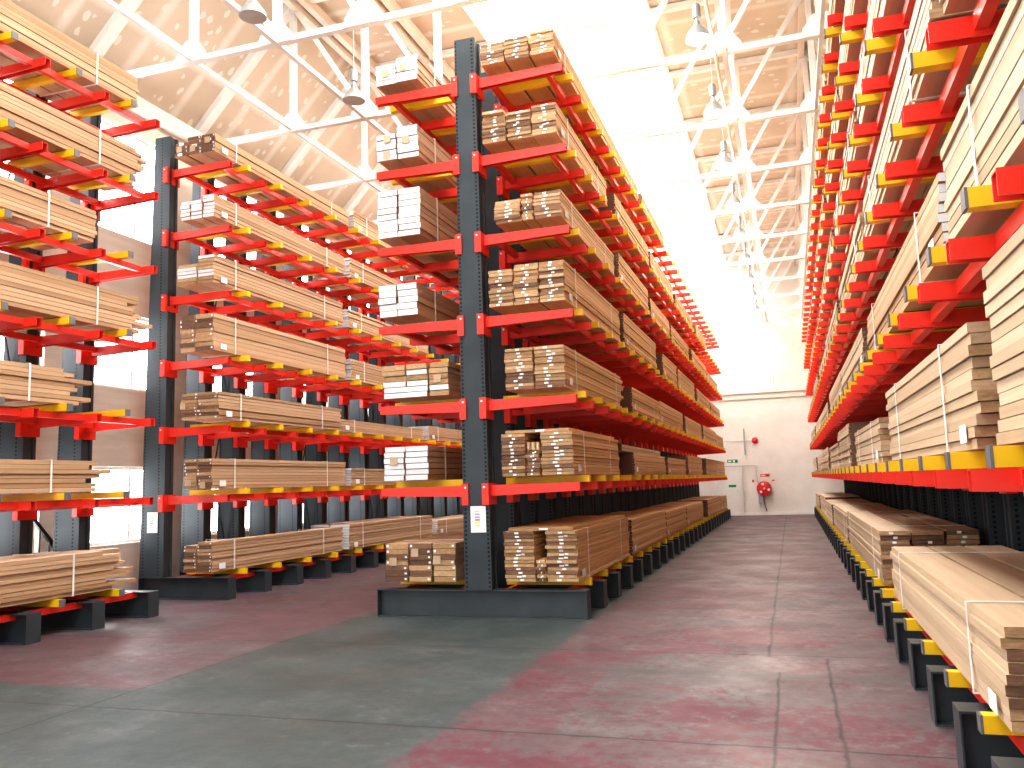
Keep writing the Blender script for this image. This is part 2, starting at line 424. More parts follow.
for x, z in ((-8.05, ZF - .14), (-7.85, ZF - .08), (-6.67, ZF - .12), (-6.45, ZF - .08), (.8, ZF - .14)):
    mb = MB(); mb.box(x - .06, x + .06, YB, YF - .01, z - .10, z + .08); struct('trim_%d' % k, mb.mesh('purlin', PINKP)); k += 1
mb = MB(); mb.box(XL, XL + .16, YB, YF - .01, ZE - .32, ZE - .06); struct('trim_%d' % k, mb.mesh('eaves_beam', WHITE)); k += 1
mb = MB(); mb.tube([(-.66, tY[0], ZC - .10), (-.66, YF - .05, ZC - .10)], .026, 10); struct('trim_%d' % k, mb.mesh('conduit', PINKP))

# ------------------------------------------------------------------ racks
PITCH, Y0 = .955, 10.01
def arm_mesh(L, d):
    """tapered channel arm along +d X, origin at the column face, mid height at the tip; open underside and tip"""
    mb = MB(); t = .008; w = .042
    rz, tz = .085, .05
    def yz(x, z0):  # outline of an inverted U at x
        return [(-w, z0), (-w, .05), (w, .05), (w, z0), (w - t, z0), (w - t, .05 - t), (-w + t, .05 - t), (-w + t, z0)]
    a = [(0, y, z) for y, z in yz(0, -rz)]; b = [(d * L, y, z) for y, z in yz(L, -tz)]
    n = len(a)
    mb.add(a + b, [(i, (i + 1) % n, n + (i + 1) % n, n + i) for i in range(n)] + [tuple(range(n))[::-1], tuple(range(n, 2 * n))])
    return mb.mesh('arm', RED)
def bracket_mesh(d):
    mb = MB()
    x0, x1 = -d * .075, d * .012
    mb.prism([(x0, -.152), (x1, -.152), (x1, .152), (x0, .152)], 'Z', -.19, .075)
    mb.prism([(x0 * .55 + .014 * math.cos(a), .028 + .014 * math.sin(a)) for a in [k * math.pi / 4 for k in range(8)]], 'Y', -.165, -.152, 1)
    return mb.mesh('arm_bracket', [RED, BOLT])
def bearer_mesh(L, cap=1):
    """yellow cross bearer along X, centred, with grey end caps"""
    mb = MB(); c = .041
    mb.prism([(-c, 0), (c, 0), (c, .085), (-c, .085)], 'X', -L / 2, L / 2, 0)
    mb.prism([(-c - .002, -.002), (c + .002, -.002), (c + .002, .087), (-c - .002, .087)], 'X', L / 2, L / 2 + .012, cap)
    mb.prism([(-c - .002, -.002), (c + .002, -.002), (c + .002, .087), (-c - .002, .087)], 'X', -L / 2 - .012, -L / 2, cap)
    return mb.mesh('bearer', [YEL, CAPM])
def foot_mesh(x0, x1):
    """H-section foot along X with plates closing both ends"""
    mb = MB(); w, f, H, t = .10, .012, .335, .008
    prof = [(-w, 0), (w, 0), (w, f), (t, f), (t, H - f), (w, H - f), (w, H), (-w, H), (-w, H - f), (-t, H - f), (-t, f), (-w, f)]
    mb.prism(prof, 'X', x0 + .01, x1 - .01)
    mb.box(x0, x0 + .01, -w, w, 0, H); mb.prism([(-w, 0), (w, 0), (w, H), (-w, H)], 'X', x1 - .01, x1)
    return mb.mesh('base_foot', STEEL)
def column_mesh(hb0, hb1, ht0, ht1, H, z0=.335, dy=.12):
    """tapered column: front and back flange faces, hollow webs set in at the sides"""
    mb = MB(); r = .02; cuts = 1
    def ring(a, b, z):
        return [(a, -dy, z), (b, -dy, z), (b, -dy + .05, z), (b - r, -dy + .05, z), (b - r, dy - .05, z), (b, dy - .05, z), (b, dy, z), (a, dy, z), (a, dy - .05, z), (a + r, dy - .05, z), (a + r, -dy + .05, z), (a, -dy + .05, z)]
    A, B_ = ring(hb0, hb1, z0), ring(ht0, ht1, H); n = len(A)
    mb.add(A + B_, [(i, (i + 1) % n, n + (i + 1) % n, n + i) for i in range(n)] + [tuple(range(n))[::-1], tuple(range(n, 2 * n))])
    return mb.mesh('upright', COLM)

def stuff_part(name, root, me, places):
    """the rest of a part, seen small and far off: one object"""
    v = [tuple(x.co) for x in me.vertices]; f = [tuple(p.vertices) for p in me.polygons]; mi = [p.material_index for p in me.polygons]
    mb = MB()
    for loc in places:
        o = len(mb.v); mb.v += [(a + loc[0], b + loc[1], c + loc[2]) for a, b, c in v]
        mb.f += [tuple(o + i for i in q) for q in f]; mb.mi += mi
    ob = link(name, mb.mesh(name, list(me.materials), fix=False), root); ob['kind'] = 'stuff'
    return ob

def rack(label, xcol, ys, zl, sides, foot, colm, near_first, cap=0):
    """sides: list of (dir, x_column_face, x_tip); zl: arm mid heights; foot (x0,x1)"""
    root = thing('cantilever_rack', label, 'rack', (xcol, ys[0], 0))
    ox, oy = xcol, ys[0]
    fm = foot_mesh(foot[0] - ox, foot[1] - ox)
    for y in ys:
        link('base_foot', fm, root, (0, y - oy, 0)); link('upright', colm, root, (0, y - oy, 0))
    armp, bearp = [], []
    for d, xf, xt in sides:
        L = abs(xt - xf); am, bm_ = arm_mesh(L, d), bracket_mesh(d); L2 = L - .06
        be = bearer_mesh(L2, cap)
        for y in ys:
            for z in zl: armp.append((y, z, (xf - ox, y - oy, z), am, bm_))
        for i, y in enumerate(ys[:-1]):
            for j, z in enumerate([.335 - .05] + zl):
                inset = .035 if j == 0 else 0
                bearp.append((y, z, ((xf + xt) / 2 - d * (inset - .03) - ox, y + PITCH * .5 - oy, z + .052), be))
        rl = ys[-1] - ys[0]
        for z in [.335 - .05] + zl:
            for xr in (xt - d * .22, xf + d * .14):
                if z < .4:
                    segs = [(y - oy + .105, y - oy + PITCH - .105) for y in ys[:-1]]
                else:
                    segs = [(y - oy + .045, y - oy + PITCH - .045) for y in ys[:-1]]
                if z < .4:  # short rails between the feet, one mesh per line
                    mb = MB()
                    mb.box(xr - ox - .03, xr - ox + .03, .0, rl, z - .03, z + .05); link('tie_rail', mb.mesh('tie_rail', RED), root)
                else:
                    mb = MB(); mb.box(xr - ox - .03, xr - ox + .03, 0, rl, z - .03, z + .049); link('tie_rail', mb.mesh('tie_rail', RED), root)
    armp.sort(key=near_first); bearp.sort(key=near_first)
    for y, z, loc, am, bm_ in armp[:100]:
        a = link('arm', am, root, loc); link('arm_bracket', bm_, a)
    for sm in {id(p[3]): p[3] for p in armp[100:]}.values():
        pl = [p for p in armp[100:] if p[3] is sm]
        if pl: stuff_part('arm', root, sm, [p[2] for p in pl]); stuff_part('arm_bracket', root, pl[0][4], [p[2] for p in pl])
    for y, z, loc, be in bearp[:100]: link('bearer', be, root, loc)
    for sm in {id(p[3]): p[3] for p in bearp[100:]}.values():
        pl = [p for p in bearp[100:] if p[3] is sm]
        if pl: stuff_part('bearer', root, sm, [p[2] for p in pl])
    if True:
        for i in range(1, len(ys) - 1, 3):
            for z0, z1 in ((.6, 3.4), (3.4, 6.4)):
                for a, b in ((z0, z1), (z1, z0)):
                    mb = MB(); mb.beam((0, .12, a), (0, PITCH - .12, b), .018, .018); link('cross_brace', mb.mesh('brace', BLACK), root, (0, ys[i] - oy, 0))
    return root

def levels(z1, s): return [z1 + s * i for i in range(6)]
ZCEN, ZSID, ZRIG = levels(1.553, 1.0595), levels(1.545, 1.077), levels(1.55, 1.0525)
nearY = lambda p: (p[0], p[1])
rack('long double-sided cantilever rack with red arms, standing mid-hall between the two aisles', -3.71, [Y0 + PITCH * k for k in range(27)], ZCEN,
     [(1, -3.545, -2.41), (-1, -3.875, -5.04)], (-5.09, -2.37), column_mesh(-.18, .175, -.125, .15, 7.44), nearY)
rack('single-sided cantilever rack before the window wall, its end foot past the gap', -9.7, [11.26 + PITCH * k for k in range(17)], ZSID,
     [(1, -9.45, -8.31)], (-9.92, -8.25), column_mesh(-.215, .25, -.03, .27, 7.55, dy=.10), nearY)
ysl = [9.57 - PITCH * k for k in range(7)][::-1]
rack('shorter cantilever rack by the window wall with bare arm tips at its end', -9.7, ysl, ZSID,
     [(1, -9.45, -8.31)], (-9.92, -8.25), column_mesh(-.215, .25, -.03, .27, 7.55, dy=.10), lambda p: (-p[0], p[1]), cap=1)
rack('tall cantilever rack lining the red painted aisle, opposite the double-sided rack', 2.09, [Y0 + PITCH * k for k in range(-8, 27)], ZRIG,
     [(-1, 1.89, .76)], (.755, 2.3), column_mesh(-.20, .20, -.17, .17, 7.45), lambda p: (abs(p[0] - 6.5) if p[0] < 6.5 else (p[0] - 6.5), p[1]), cap=1)

# ------------------------------------------------------------------ timber packs
def board_mesh(side, end, tags):
    """unit board: x -.5...5, y 0..1, z 0..1; tags: list of (x0,x1,z0,z1) of white end marks"""
    mb = MB()
    mb.add([(-.5, 0, 0), (.5, 0, 0), (.5, 1, 0), (-.5, 1, 0), (-.5, 0, 1), (.5, 0, 1), (.5, 1, 1), (-.5, 1, 1)],
           [(3, 2, 1, 0), (4, 5, 6, 7), (1, 2, 6, 5), (3, 0, 4, 7)], 0)
    mb.f += [(0, 1, 5, 4), (2, 3, 7, 6)]; mb.mi += [1, 1]
    for a, b, c, d in tags:
        mb.add([(a, -.0016, c), (b, -.0016, c), (b, -.0016, d), (a, -.0016, d)], [(0, 1, 2, 3)], 2)
    return mb.mesh('board', [side, end, TAGW], fix=False)
STYLES = {}
def style(name, side, ends, tagset):
    STYLES[name] = [board_mesh(side, e, t) for e in ends for t in tagset]
rt = random.Random(3)
TG = [[(c - .07, c + .07, .2, .8)] for c in (-.05, .0, .05, -.12)]
style('tagged', WOOD_LIT, [END_B, END_B, END_D], TG + [[(-.10, .06, .1, .6), (.08, .2, .3, .9)]])
style('tagged_pale', WOOD_P, [END_D, END_B], TG + [[]])
style('white', WOOD_S, [END_W], [[]])
style('mixed', WOOD_S, [END_W, END_B], [[]])
style('dark_tagged', WOOD_S, [END_D, END_B], [[(.36, .46, .35, .75)], [(.34, .44, .3, .7)], [(-.46, -.36, .3, .8)], []])
style('dark_paper', WOOD_S, [END_D], [[(.40, .48, .2, .8)], [(.38, .47, .2, .8)], [(-.2, .2, .1, .9)]])
style('plain', WOOD_P, [END_P, END_B], [[]])
style('plain_tan', WOOD_S, [END_P], [[]])

_strap = {}
def strap_mesh(w, h):
    key = (round(w, 2), round(h, 2))
    if key not in _strap:
        mb = MB(); b, t = .013, .004
        o = [(-.002 - t, -t), (w + t, -t), (w + t, h + t), (-t, h + t)]; i = [(-.001, .001), (w, .001), (w, h), (-.001, h)]
        vs = []
        for y in (-b, b): vs += [(x, y, z) for x, z in o] + [(x, y, z) for x, z in i]
        fs = []
        for k in range(4):
            n = (k + 1) % 4
            fs += [(k, n, 8 + n, 8 + k), (4 + k, 12 + k, 12 + n, 4 + n), (k, 4 + k, 4 + n, n), (8 + k, 8 + n, 12 + n, 12 + k)]
        mb.add(vs, fs); _strap[key] = mb.mesh('strap', STRAP)
    return _strap[key]
mb = MB(); mb.box(-.0025, .0025, -.075, .075, -.045, .045); TAG_ME = mb.mesh('paper_tag', PAPER)
mb = MB(); mb.box(-.05, .05, -.0025, .0025, -.05, .05); KRAFT_ME = mb.mesh('kraft', paint('kraft_card', (.52, .38, .26), .8, .06))

def pack_boards(label, group, x0, y0, z0, cols, n, t, L, st, face, rag0=.02, rag1=.05, ntag=True, holes=(), kraft=(), wrap=0, seed=None, strapat=None, whites=None):
    """a strapped pack: cols = board widths across, n courses (or a list per column) of thickness t"""
    rnd = random.Random(seed if seed is not None else hash((round(x0, 2), round(y0, 2), round(z0, 2))) & 0xffff)
    root = thing('timber_pack', label, 'timber pack', (x0, y0, z0), group)
    W = sum(cols); x = 0; ns = n if isinstance(n, (list, tuple)) else [n] * len(cols)
    ms = STYLES[st]
    for c, (w, nn) in enumerate(zip(cols, ns)):
        for i in range(nn):
            if (c, i) in holes: continue
            yy = rnd.uniform(-rag0, rag0); ll = L - yy - rnd.uniform(0, rag1)
            gx = rnd.uniform(-.010, .010)
            m = ms[rnd.randrange(len(ms))]
            if whites is not None: m = ms[0] if (c, i) in whites else ms[1]
            link('board', m, root, (x + w / 2 + gx + rnd.uniform(-.004, .004), yy, i * t + .001), (w - .016 - rnd.uniform(0, .012), ll, t - (.009 if st in ('white', 'mixed') else .005)))
        x += w
    H = max(ns) * t; Hf = ns[-1] * t if face > 0 else ns[0] * t
    for p in (strapat or (.55, L - .75)):
        link('strap', strap_mesh(W, H), root, (0, p, 0))
    if ntag:
        link('paper_tag', TAG_ME, root, (W + .009 if face > 0 else -.009, .24, .08))
    for (cx, cz) in kraft: link('end_card', KRAFT_ME, root, (cx, -rag0 - .006, cz))
    return root

def pack_solid(label, group, x0, y0, z0, W, n, t, L, pale, face, end=None, tag=True, seed=0):
    """a pack too far off to count boards on its face: one stepped profile with a groove between courses"""
    rnd = random.Random(seed + int(y0 * 100) + int(z0 * 1000))
    root = thing('timber_pack', label, 'timber pack', (x0, y0, z0), group)
    mb = MB(); left, right = [], []
    for i in range(n):
        a, b = rnd.uniform(-.014, .006), rnd.uniform(-.006, .014)
        z = i * t
        g = .006 if i < n - 1 else 0
        right += [(W + b, z), (W + b, z + t - g)]
        left += [(a, z), (a, z + t - g)]
        if g: right += [(W - .03, z + t - g), (W - .03, z + t)]; left += [(.03, z + t - g), (.03, z + t)]
    poly = right + left[::-1]
    mb.prism(poly, 'Y', 0, L, 0, 1)
    link('board_layers', mb.mesh('layers', [WOOD_LP if pale else WOOD_L, end or END_D]), root)
    for p in (.5, L - .7): link('strap', strap_mesh(W, n * t), root, (0, p, 0))
    if tag: link('paper_tag', TAG_ME, root, (W + .02 if face > 0 else -.02, .2, .09))
    return root

ORD = ['first', 'second', 'third', 'fourth', 'fifth', 'sixth', 'seventh', 'eighth', 'ninth']
LEV = ['base level', 'first arm level', 'second arm level', 'third arm level', 'fourth arm level', 'fifth arm level', 'top arm level']
def zb(zl, lev): return .430 if lev == 0 else zl[lev - 1] + .1445

# --- double-sided rack, aisle side (front packs board by board)
G = 'timber packs on the aisle side of the double-sided rack'
XA, XB = -3.42, -2.47
def lab(look, k, lev, where): return f'{look}, {ORD[k]} on {LEV[lev]}, {where}'
WH = 'aisle side of double-sided rack'
c3 = [.333, .333, .333]
hole_base = [(1, i) for i in range(4, 14)]
fr = {
 0: dict(cols=[.40, .13, .40], n=[14, 6, 14], t=.043, y=9.98, e=13.42, look='brown pack with arched hollow'),
 1: dict(cols=[.32, .19, .42], n=[12, 7, 12], t=.044, y=9.98, e=12.9, look='brown pack with upright slats'),
 2: dict(cols=[.385, .40], n=12, t=.0435, y=9.92, e=13.85, look='ragged brown pack', rag1=.5, x=-3.30),
 3: dict(cols=c3, n=[11, 12, 12], t=.043, y=9.90, e=13.5, look='three-stack tagged brown pack'),
 4: dict(cols=[.36, .16, .36], n=[7, 8, 8], t=.042, y=9.86, e=13.25, look='low brown pack, slat between'),
 5: dict(cols=c3, n=[9, 9, 10], t=.040, y=9.84, e=12.95, look='brown pack, loose top board'),
 6: dict(cols=c3, n=[7, 7, 8], t=.041, y=9.84, e=16.1, look='long flat tagged pack'),
}
for lev, q in fr.items():
    x = q.get('x', XB - sum(q['cols']))
    o = pack_boards(lab(q['look'], 0, lev, WH), G, x, q['y'], zb(ZCEN, lev), q['cols'], q['n'], q['t'], q['e'] - q['y'], 'tagged', 1, rag1=q.get('rag1', .06), seed=lev + 11)
    if lev in (0, 1):   # boards closing the top over the hollow, loose boards standing in it
        t = q['t']; n = q['n'][0]; W = sum(q['cols'])
        rnd = random.Random(5 + lev)
        link('board', STYLES['tagged'][2], o, (W / 2, .03, n * t + .001), (W - .12, q['e'] - q['y'] - .1, t - .006))
        xm = q['cols'][0]
        if lev == 1:
            for i in range(3):
                link('board', STYLES['tagged'][i], o, (xm + .045 + i * .05, .02 * i, 7 * t + .004), (.042, 2.6, .10))
    if lev == 5:
        link('board', STYLES['tagged'][4], o, (.17, -.06, 9 * q['t'] + .002), (.28, 2.7, .035))
        link('board', STYLES['tagged'][1], o, (.12, .0, 9 * q['t'] + .04), (.2, 2.5, .03))
rest = {
 0: [(13.55, 17.45, 12), (17.6, 21.2, 11), (21.4, 25.5, 11), (26.5, 31.6, 11), (31.8, 34.9, 10)],
 1: [(14.1, 17.8, 8), (18.3, 21.6, 8), (22.3, 26.0, 11), (26.8, 30.8, 11), (31.0, 34.9, 11)],
 2: [(14.2, 17.4, 9), (17.5, 21.5, 10), (22.2, 26.4, 10), (26.5, 31.2, 10), (31.4, 34.8, 9)],
 3: [(13.75, 17.3, 12), (18.4, 20.8, 11), (21.2, 25.0, 11), (25.3, 29.5, 9), (30.0, 34.0, 9)],
 4: [(13.55, 16.6, 10), (17.05, 19.9, 9), (20.3, 24.0, 9), (24.5, 29.0, 9), (29.4, 33.6, 7)],
 5: [(13.5, 17.0, 9), (17.4, 21.0, 9), (21.6, 25.6, 8), (26.2, 29.4, 8)],
 6: [(16.5, 19.6, 7)],
}
LOOKR = ['plain tan timber pack', 'grooved tan timber pack', 'strapped tan timber pack']
for lev, lst in rest.items():
    for k, (a, b, n) in enumerate(lst):
        xx = XA + (.03 if k % 2 else 0)
        pack_solid(lab('strapped tan timber pack', k + 1, lev, WH), G, xx, a, zb(ZCEN, lev), XB - XA - .02 * (k % 3) - (xx - XA), n, .046, b - a, False, 1, seed=lev)
pack_solid('thin pale timber pack lying on another pack, first arm level, aisle side of double-sided rack', G, XA + .05, 13.3, zb(ZCEN, 1) + .046 * 8 + .008, .85, 2, .05, 4.2, True, 1, tag=False)

# --- double-sided rack, far side of it (white sealed ends)
G = 'timber packs on the window side of the double-sided rack'
WH = 'window side of double-sided rack'
XT = -4.98
lf = {
 0: dict(cols=[.33, .32, .32], n=7, t=.068, st='dark_tagged', look='wide brown tagged pack', kraft=[(.42, .36), (.72, .27), (.12, .25)]),
 1: dict(cols=[.30, .33], n=[6, 6], t=.073, st='white', look='white-ended pack with card square', kraft=[(.15, .25)]),
 2: dict(cols=[.34, .31, .28], n=[6, 6, 6], t=.073, st='mixed', look='mixed brown and white-ended pack', whites={(0, 0), (0, 1), (0, 2), (1, 0), (1, 1), (1, 2), (1, 4), (2, 1)}, kraft=[(.78, .22)]),
 3: dict(cols=[.27, .30], n=[5, 5], t=.086, st='white', look='five-course white-ended pack', kraft=[]),
 4: dict(cols=[.30, .33], n=[8, 8], t=.081, st='white', look='tallest white-ended pack', kraft=[]),
 5: dict(cols=[.30, .32], n=[5, 6], t=.073, st='white', look='white-ended pack, three cards', kraft=[(.17, .29), (.44, .24), (.16, .07)]),
 6: dict(cols=[.31, .33], n=[4, 5], t=.070, st='white', look='low white-ended pack of two stacks', kraft=[(.16, .15), (.42, .20)]),
}
for lev, q in lf.items():
    pack_boards(lab(q['look'], 0, lev, WH), G, XT, 9.93 if lev < 3 else 9.85, zb(ZCEN, lev), q['cols'], q['n'], q['t'], 3.6, q['st'], 1, kraft=q['kraft'], whites=q.get('whites'), seed=lev + 31, ntag=False, rag0=.012)

# --- rack before the window wall
G = 'timber packs on the rack before the window wall'
WH = 'rack beyond the gap by windows'
XE = -8.42
r2 = {
 0: dict(cols=[.25, .28], n=[8, 9], t=.051, st='dark_tagged', look='two-stack brown pack', e=15.0),
 1: dict(cols=[.25, .28], n=[9, 9], t=.052, st='dark_tagged', look='brown pack with card squares', e=15.15, kraft=[(.10, .1), (.36, .06)]),
 2: dict(cols=[.31, .40], n=[8, 8], t=.053, st='dark_tagged', look='brown pack of even courses', e=14.8, dx=.11, kraft=[(.05, .22)]),
 3: dict(cols=[.28, .36], n=[8, 8], t=.074, st='dark_tagged', look='tallest dark-ended pack', e=15.2),
 4: dict(cols=[.38, .32], n=[6, 8], t=.058, st='mixed', look='uneven pack, papered second stack', e=15.1),
 5: dict(cols=[.20, .23, .23], n=[5, 5, 6], t=.062, st='white', look='white-ended pack', e=15.2),
 6: dict(cols=[.25, .27, .26], n=[4, 5, 5], t=.060, st='dark_paper', look='dark-ended pack with card squares', e=15.4, kraft=[(.10, .12), (.36, .10), (.64, .20)]),
}
for lev, q in r2.items():
    pack_boards(lab(q['look'], 0, lev, WH), G, XE + q.get('dx', 0) - sum(q['cols']), 11.0, zb(ZSID, lev), q['cols'], q['n'], q['t'], q['e'] - 11.0, q['st'], 1, kraft=q.get('kraft', ()), seed=lev + 51, rag0=.012)
for lev, (a, b, n, t) in {0: (15.25, 19.4, 9, .055), 1: (15.35, 19.3, 7, .05), 2: (14.95, 19.0, 5, .05), 3: (15.4, 19.2, 8, .055), 4: (15.3, 19.4, 7, .055), 5: (15.4, 19.3, 7, .06), 6: (15.6, 19.5, 7, .06)}.items():
    pack_boards(lab('white-ended tan pack', 1, lev, WH), G, XE - .9, a, zb(ZSID, lev), [.44, .46], n, t, b - a, 'white', 1, seed=lev + 71)
for lev, (a, b) in {0: (19.7, 23.5), 1: (19.6, 23.4), 2: (19.3, 23.0)}.items():
    pack_boards(lab('white-ended tan pack', 2, lev, WH), G, XE - .9, a, zb(ZSID, lev), [.44, .46], 7, .05, b - a, 'white', 1, seed=lev + 81)

# --- shorter rack by the window wall
G = 'timber packs on the shorter rack by the window wall'
WH = 'shorter rack by windows'
le = {
 0: dict(n=10, t=.050, e=9.50, rag=.75, look='ragged tan pack'),
 1: dict(n=7, t=.056, e=9.0, rag=.5, look='ragged low tan pack'),
 2: dict(n=8, t=.055, e=8.65, rag=.5, look='ragged tan pack, end in mid-rack'),
 3: dict(n=9, t=.056, e=9.80, rag=.8, look='knotty tan pack with staggered ends'),
 4: dict(n=8, t=.053, e=8.62, rag=.05, look='even-ended tan pack with yellow bands'),
 5: dict(n=9, t=.052, e=9.55, rag=.35, look='pale tan pack, staggered ends'),
 6: dict(n=8, t=.054, e=9.32, rag=.05, look='neat tan pack'),
}
for lev, q in le.items():
    y = 4.6
    pack_boards(lab(q['look'], 0, lev, WH), G, XE - .96, y, zb(ZSID, lev), [.24, .24, .24, .24], q['n'], q['t'], q['e'] - y, 'plain_tan', 1, rag1=q['rag'], seed=lev + 91, ntag=lev == 5, strapat=(.8, q['e'] - y - .75 - q['rag'] * .5))

# --- tall rack along the aisle
G = 'timber packs on the tall rack along the aisle'
WH = 'tall rack along red aisle'
XN = .84
rb = {
 0: [(4.40, 8.95, 9, .052), (9.92, 15.4, 11, .05), (15.6, 20.7, 10, .05)],
 1: [(.6, 4.08, 14, .055), (4.5, 8.2, 11, .055), (9.0, 12.35, 8, .055)],
 2: [(1.0, 4.75, 9, .055), (4.9, 9.4, 8, .055)],
 3: [(.9, 4.4, 8, .05), (4.62, 8.8, 8, .055), (9.1, 13.2, 8, .055)],
 4: [(4.7, 8.6, 8, .055), (8.9, 13.0, 8, .055)],
 5: [(6.2, 10.3, 8, .055), (10.6, 14.4, 8, .055)],
 6: [(8.2, 12.1, 8, .055), (12.4, 16.0, 8, .055)],
}
rest = {
 0: [(20.9, 25.1, 9), (25.4, 30.0, 10), (30.3, 34.6, 9)],
 1: [(13.1, 16.2, 12), (16.6, 20.2, 9), (20.6, 25.0, 10), (25.4, 29.8, 9), (30.2, 34.4, 9)],
 2: [(9.8, 14.0, 8), (14.3, 18.5, 9), (19.0, 24.0, 7), (24.5, 29.0, 8), (29.4, 34.4, 8)],
 3: [(13.6, 18.0, 8), (18.4, 23.0, 8), (23.4, 28.4, 8), (29.0, 34.0, 7)],
 4: [(13.4, 18.0, 8), (18.4, 23.0, 7), (23.4, 28.4, 8), (29.0, 34.0, 7)],
 5: [(14.8, 19.4, 8), (19.8, 24.4, 7), (24.8, 29.4, 7)],
 6: [(16.4, 21.0, 7), (21.4, 26.0, 7)],
}
RLOOK = {0: 'pale tagged timber pack', 1: 'pale weathered timber pack', 2: 'pale strapped timber pack', 3: 'pale timber pack', 4: 'pale timber pack', 5: 'pale timber pack', 6: 'pale timber pack'}
for lev, lst in rb.items():
    for k, (a, b, n, t) in enumerate(lst):
        st = 'tagged_pale' if lev == 0 or k else 'plain'
        if lev == 1: st = 'plain'
        if (lev, k) == (2, 1): st = 'white'
        cols = [.32, .32, .32] if lev != 1 else [.25, .25, .25, .2]
        lb = lab(RLOOK[lev], k, lev, WH)
        pack_boards(lb, G, XN, a, zb(ZRIG, lev), cols, n, t, b - a, st, -1, seed=lev * 7 + k + 111, rag0=.02 if lev != 1 else .07, ntag=lev < 3 and (lev, k) != (2, 0), strapat=(.75, b - a - .8))
    for k, (a, b, n) in enumerate(rest[lev]):
        pack_solid(lab(RLOOK[lev], k + len(lst), lev, WH), G, XN + .02 * (k % 2), a, zb(ZRIG, lev), .94, n, .052, b - a, True, -1, seed=lev + 9)

# ------------------------------------------------------------------ things on racks and walls
def notice(label, x, y, z):
    root = thing('notice_sheet', label, 'notice', (x, y, z))
    mb = MB(); mb.box(-.10, .10, 0, .004, 0, .32); link('sheet', mb.mesh('sheet', PAPER), root)
    cols = [(.9, .75, .05), (.25, .45, .85), (.85, .2, .6), (.85, .15, .12), (.55, .8, .15), (.9, .8, .05)]
    for i, c in enumerate(cols):
        mb = MB(); mb.box(-.045, .02, -.002, -.0002, .245 - i * .034, .265 - i * .034)
        link('colour_bar', mb.mesh('colour_bar', paint('notice_ink_%d' % i, c, .6, .04)), root)
notice('white notice with coloured bars on the end upright of the double-sided rack', -3.685, Y0 - .127, 1.03)
notice('white notice with coloured bars on the end upright beyond the gap by windows', -9.66, 11.26 - .112, 1.03)

def lamp(label, x, y, watts=0):
    root = thing('pendant_lamp', label, 'lamp', (x, y, 8.0), 'high bay pendant lamps')
    mb = MB(); mb.lathe([(.168, .0), (.182, 0), (.185, .02), (.16, .09), (.10, .17), (.065, .215), (.055, .205), (.09, .16), (.15, .08), (.168, .02), (.168, 0.001)], n=28)
    link('lamp_shade', smooth(mb.mesh('lamp_shade', GALV)), root)
    mb = MB(); mb.lathe([(.045, .20), (.045, .27), (.03, .28), (.03, .33), (.06, .34), (.06, .52), (.045, .55), (.02, .57)], n=20); link('ballast_housing', smooth(mb.mesh('housing', GALV)), root)
    mb = MB(); mb.lathe([(.02, .20), (.03, .16), (.055, .11), (.05, .06), (.02, .045)], n=16); link('bulb', smooth(mb.mesh('bulb', PAPER)), root)
    mb = MB(); mb.tube([(0, 0, .565), (0, 0, ZF - 8.0 - .10)], .008, 6); link('cord', mb.mesh('cord', GALV), root)
    if watts:
        l = bpy.data.lights.new('added_aisle_light', 'POINT'); l.energy = watts; l.shadow_soft_size = .17; l.color = (1, .90, .76)  # warm light added to brighten the aisle; the lamps themselves look unlit
        lo = bpy.data.objects.new('added_aisle_light', l); COL.objects.link(lo); lo.location = (0, 0, -.10); lo.parent = root
ln = ['first', 'second', 'third', 'fourth', 'fifth', 'sixth', 'seventh', 'eighth', 'ninth']
for i in range(9):
    lamp(f'grey bell lamp over the red aisle, {ln[i]} of its row from the front', -.86, 12.13 + 2.72 * i, 95)
lamp('grey bell lamp under the plasterboard slope, upper of the two there', -6.5, 9.26)
lamp('grey bell lamp hanging under the plasterboard slope, lower of the two there', -6.46, 12.0)

# stair rail behind the shorter rack
root = thing('stair_railing', 'black sloping stair rail with thin balusters behind the shorter rack', 'railing', (-10.1, 9.2, 0))
mb = MB(); mb.beam((0, -.55, 2.05), (0, .62, .80), .05, .05); link('handrail', mb.mesh('handrail', BLACK), root)
for i in range(7):
    y = -.45 + i * .17; zt = 2.05 - (y + .55) * 1.25 / 1.17
    mb = MB(); mb.beam((0, 0, 0), (0, 0, zt - .03), .018, .018); link('baluster', mb.mesh('baluster', BLACK), root, (0, y, 0))

# fire hose reel
root = thing('fire_hose_reel', 'red fire hose reel on the far white wall', 'fire hose', (-1.09, YF - .012, 1.09))
mb = MB(); mb.lathe([(.05, -.02), (.28, -.03), (.30, -.05), (.30, -.07), (.20, -.08), (.20, -.17), (.30, -.18), (.30, -.20), (.28, -.21), (.13, -.215), (.11, -.235), (.02, -.24)], n=36, axis='Y'); link('drum', smooth(mb.mesh('drum', HOSE)), root)
for a in range(3):
    th = R(90 + 120 * a + 15)
    mb = MB(); mb.lathe([(.055, -.216), (.055, -.212)], .19 * math.cos(th), 0, .19 * math.sin(th), 16, 'Y'); link('white_disc', mb.mesh('disc', PAPER), root)
mb = MB(); mb.lathe([(.045, -.255), (.045, -.238)], n=16, axis='Y'); link('hub', mb.mesh('hub', YEL), root)
mb = MB(); mb.prism([(-.25, -.60), (-.05, -.60), (-.05, -.26), (-.25, -.26)], 'Y', -.12, -.004); link('nozzle_box', mb.mesh('nozzle_box', GALV), root)
mb = MB(); mb.tube([(-.05, -.13, -.30), (-.04, -.14, -.50), (.0, -.13, -.72), (.05, -.10, -.93)], .02, 8); link('hose', mb.mesh('hose', BLACK), root)
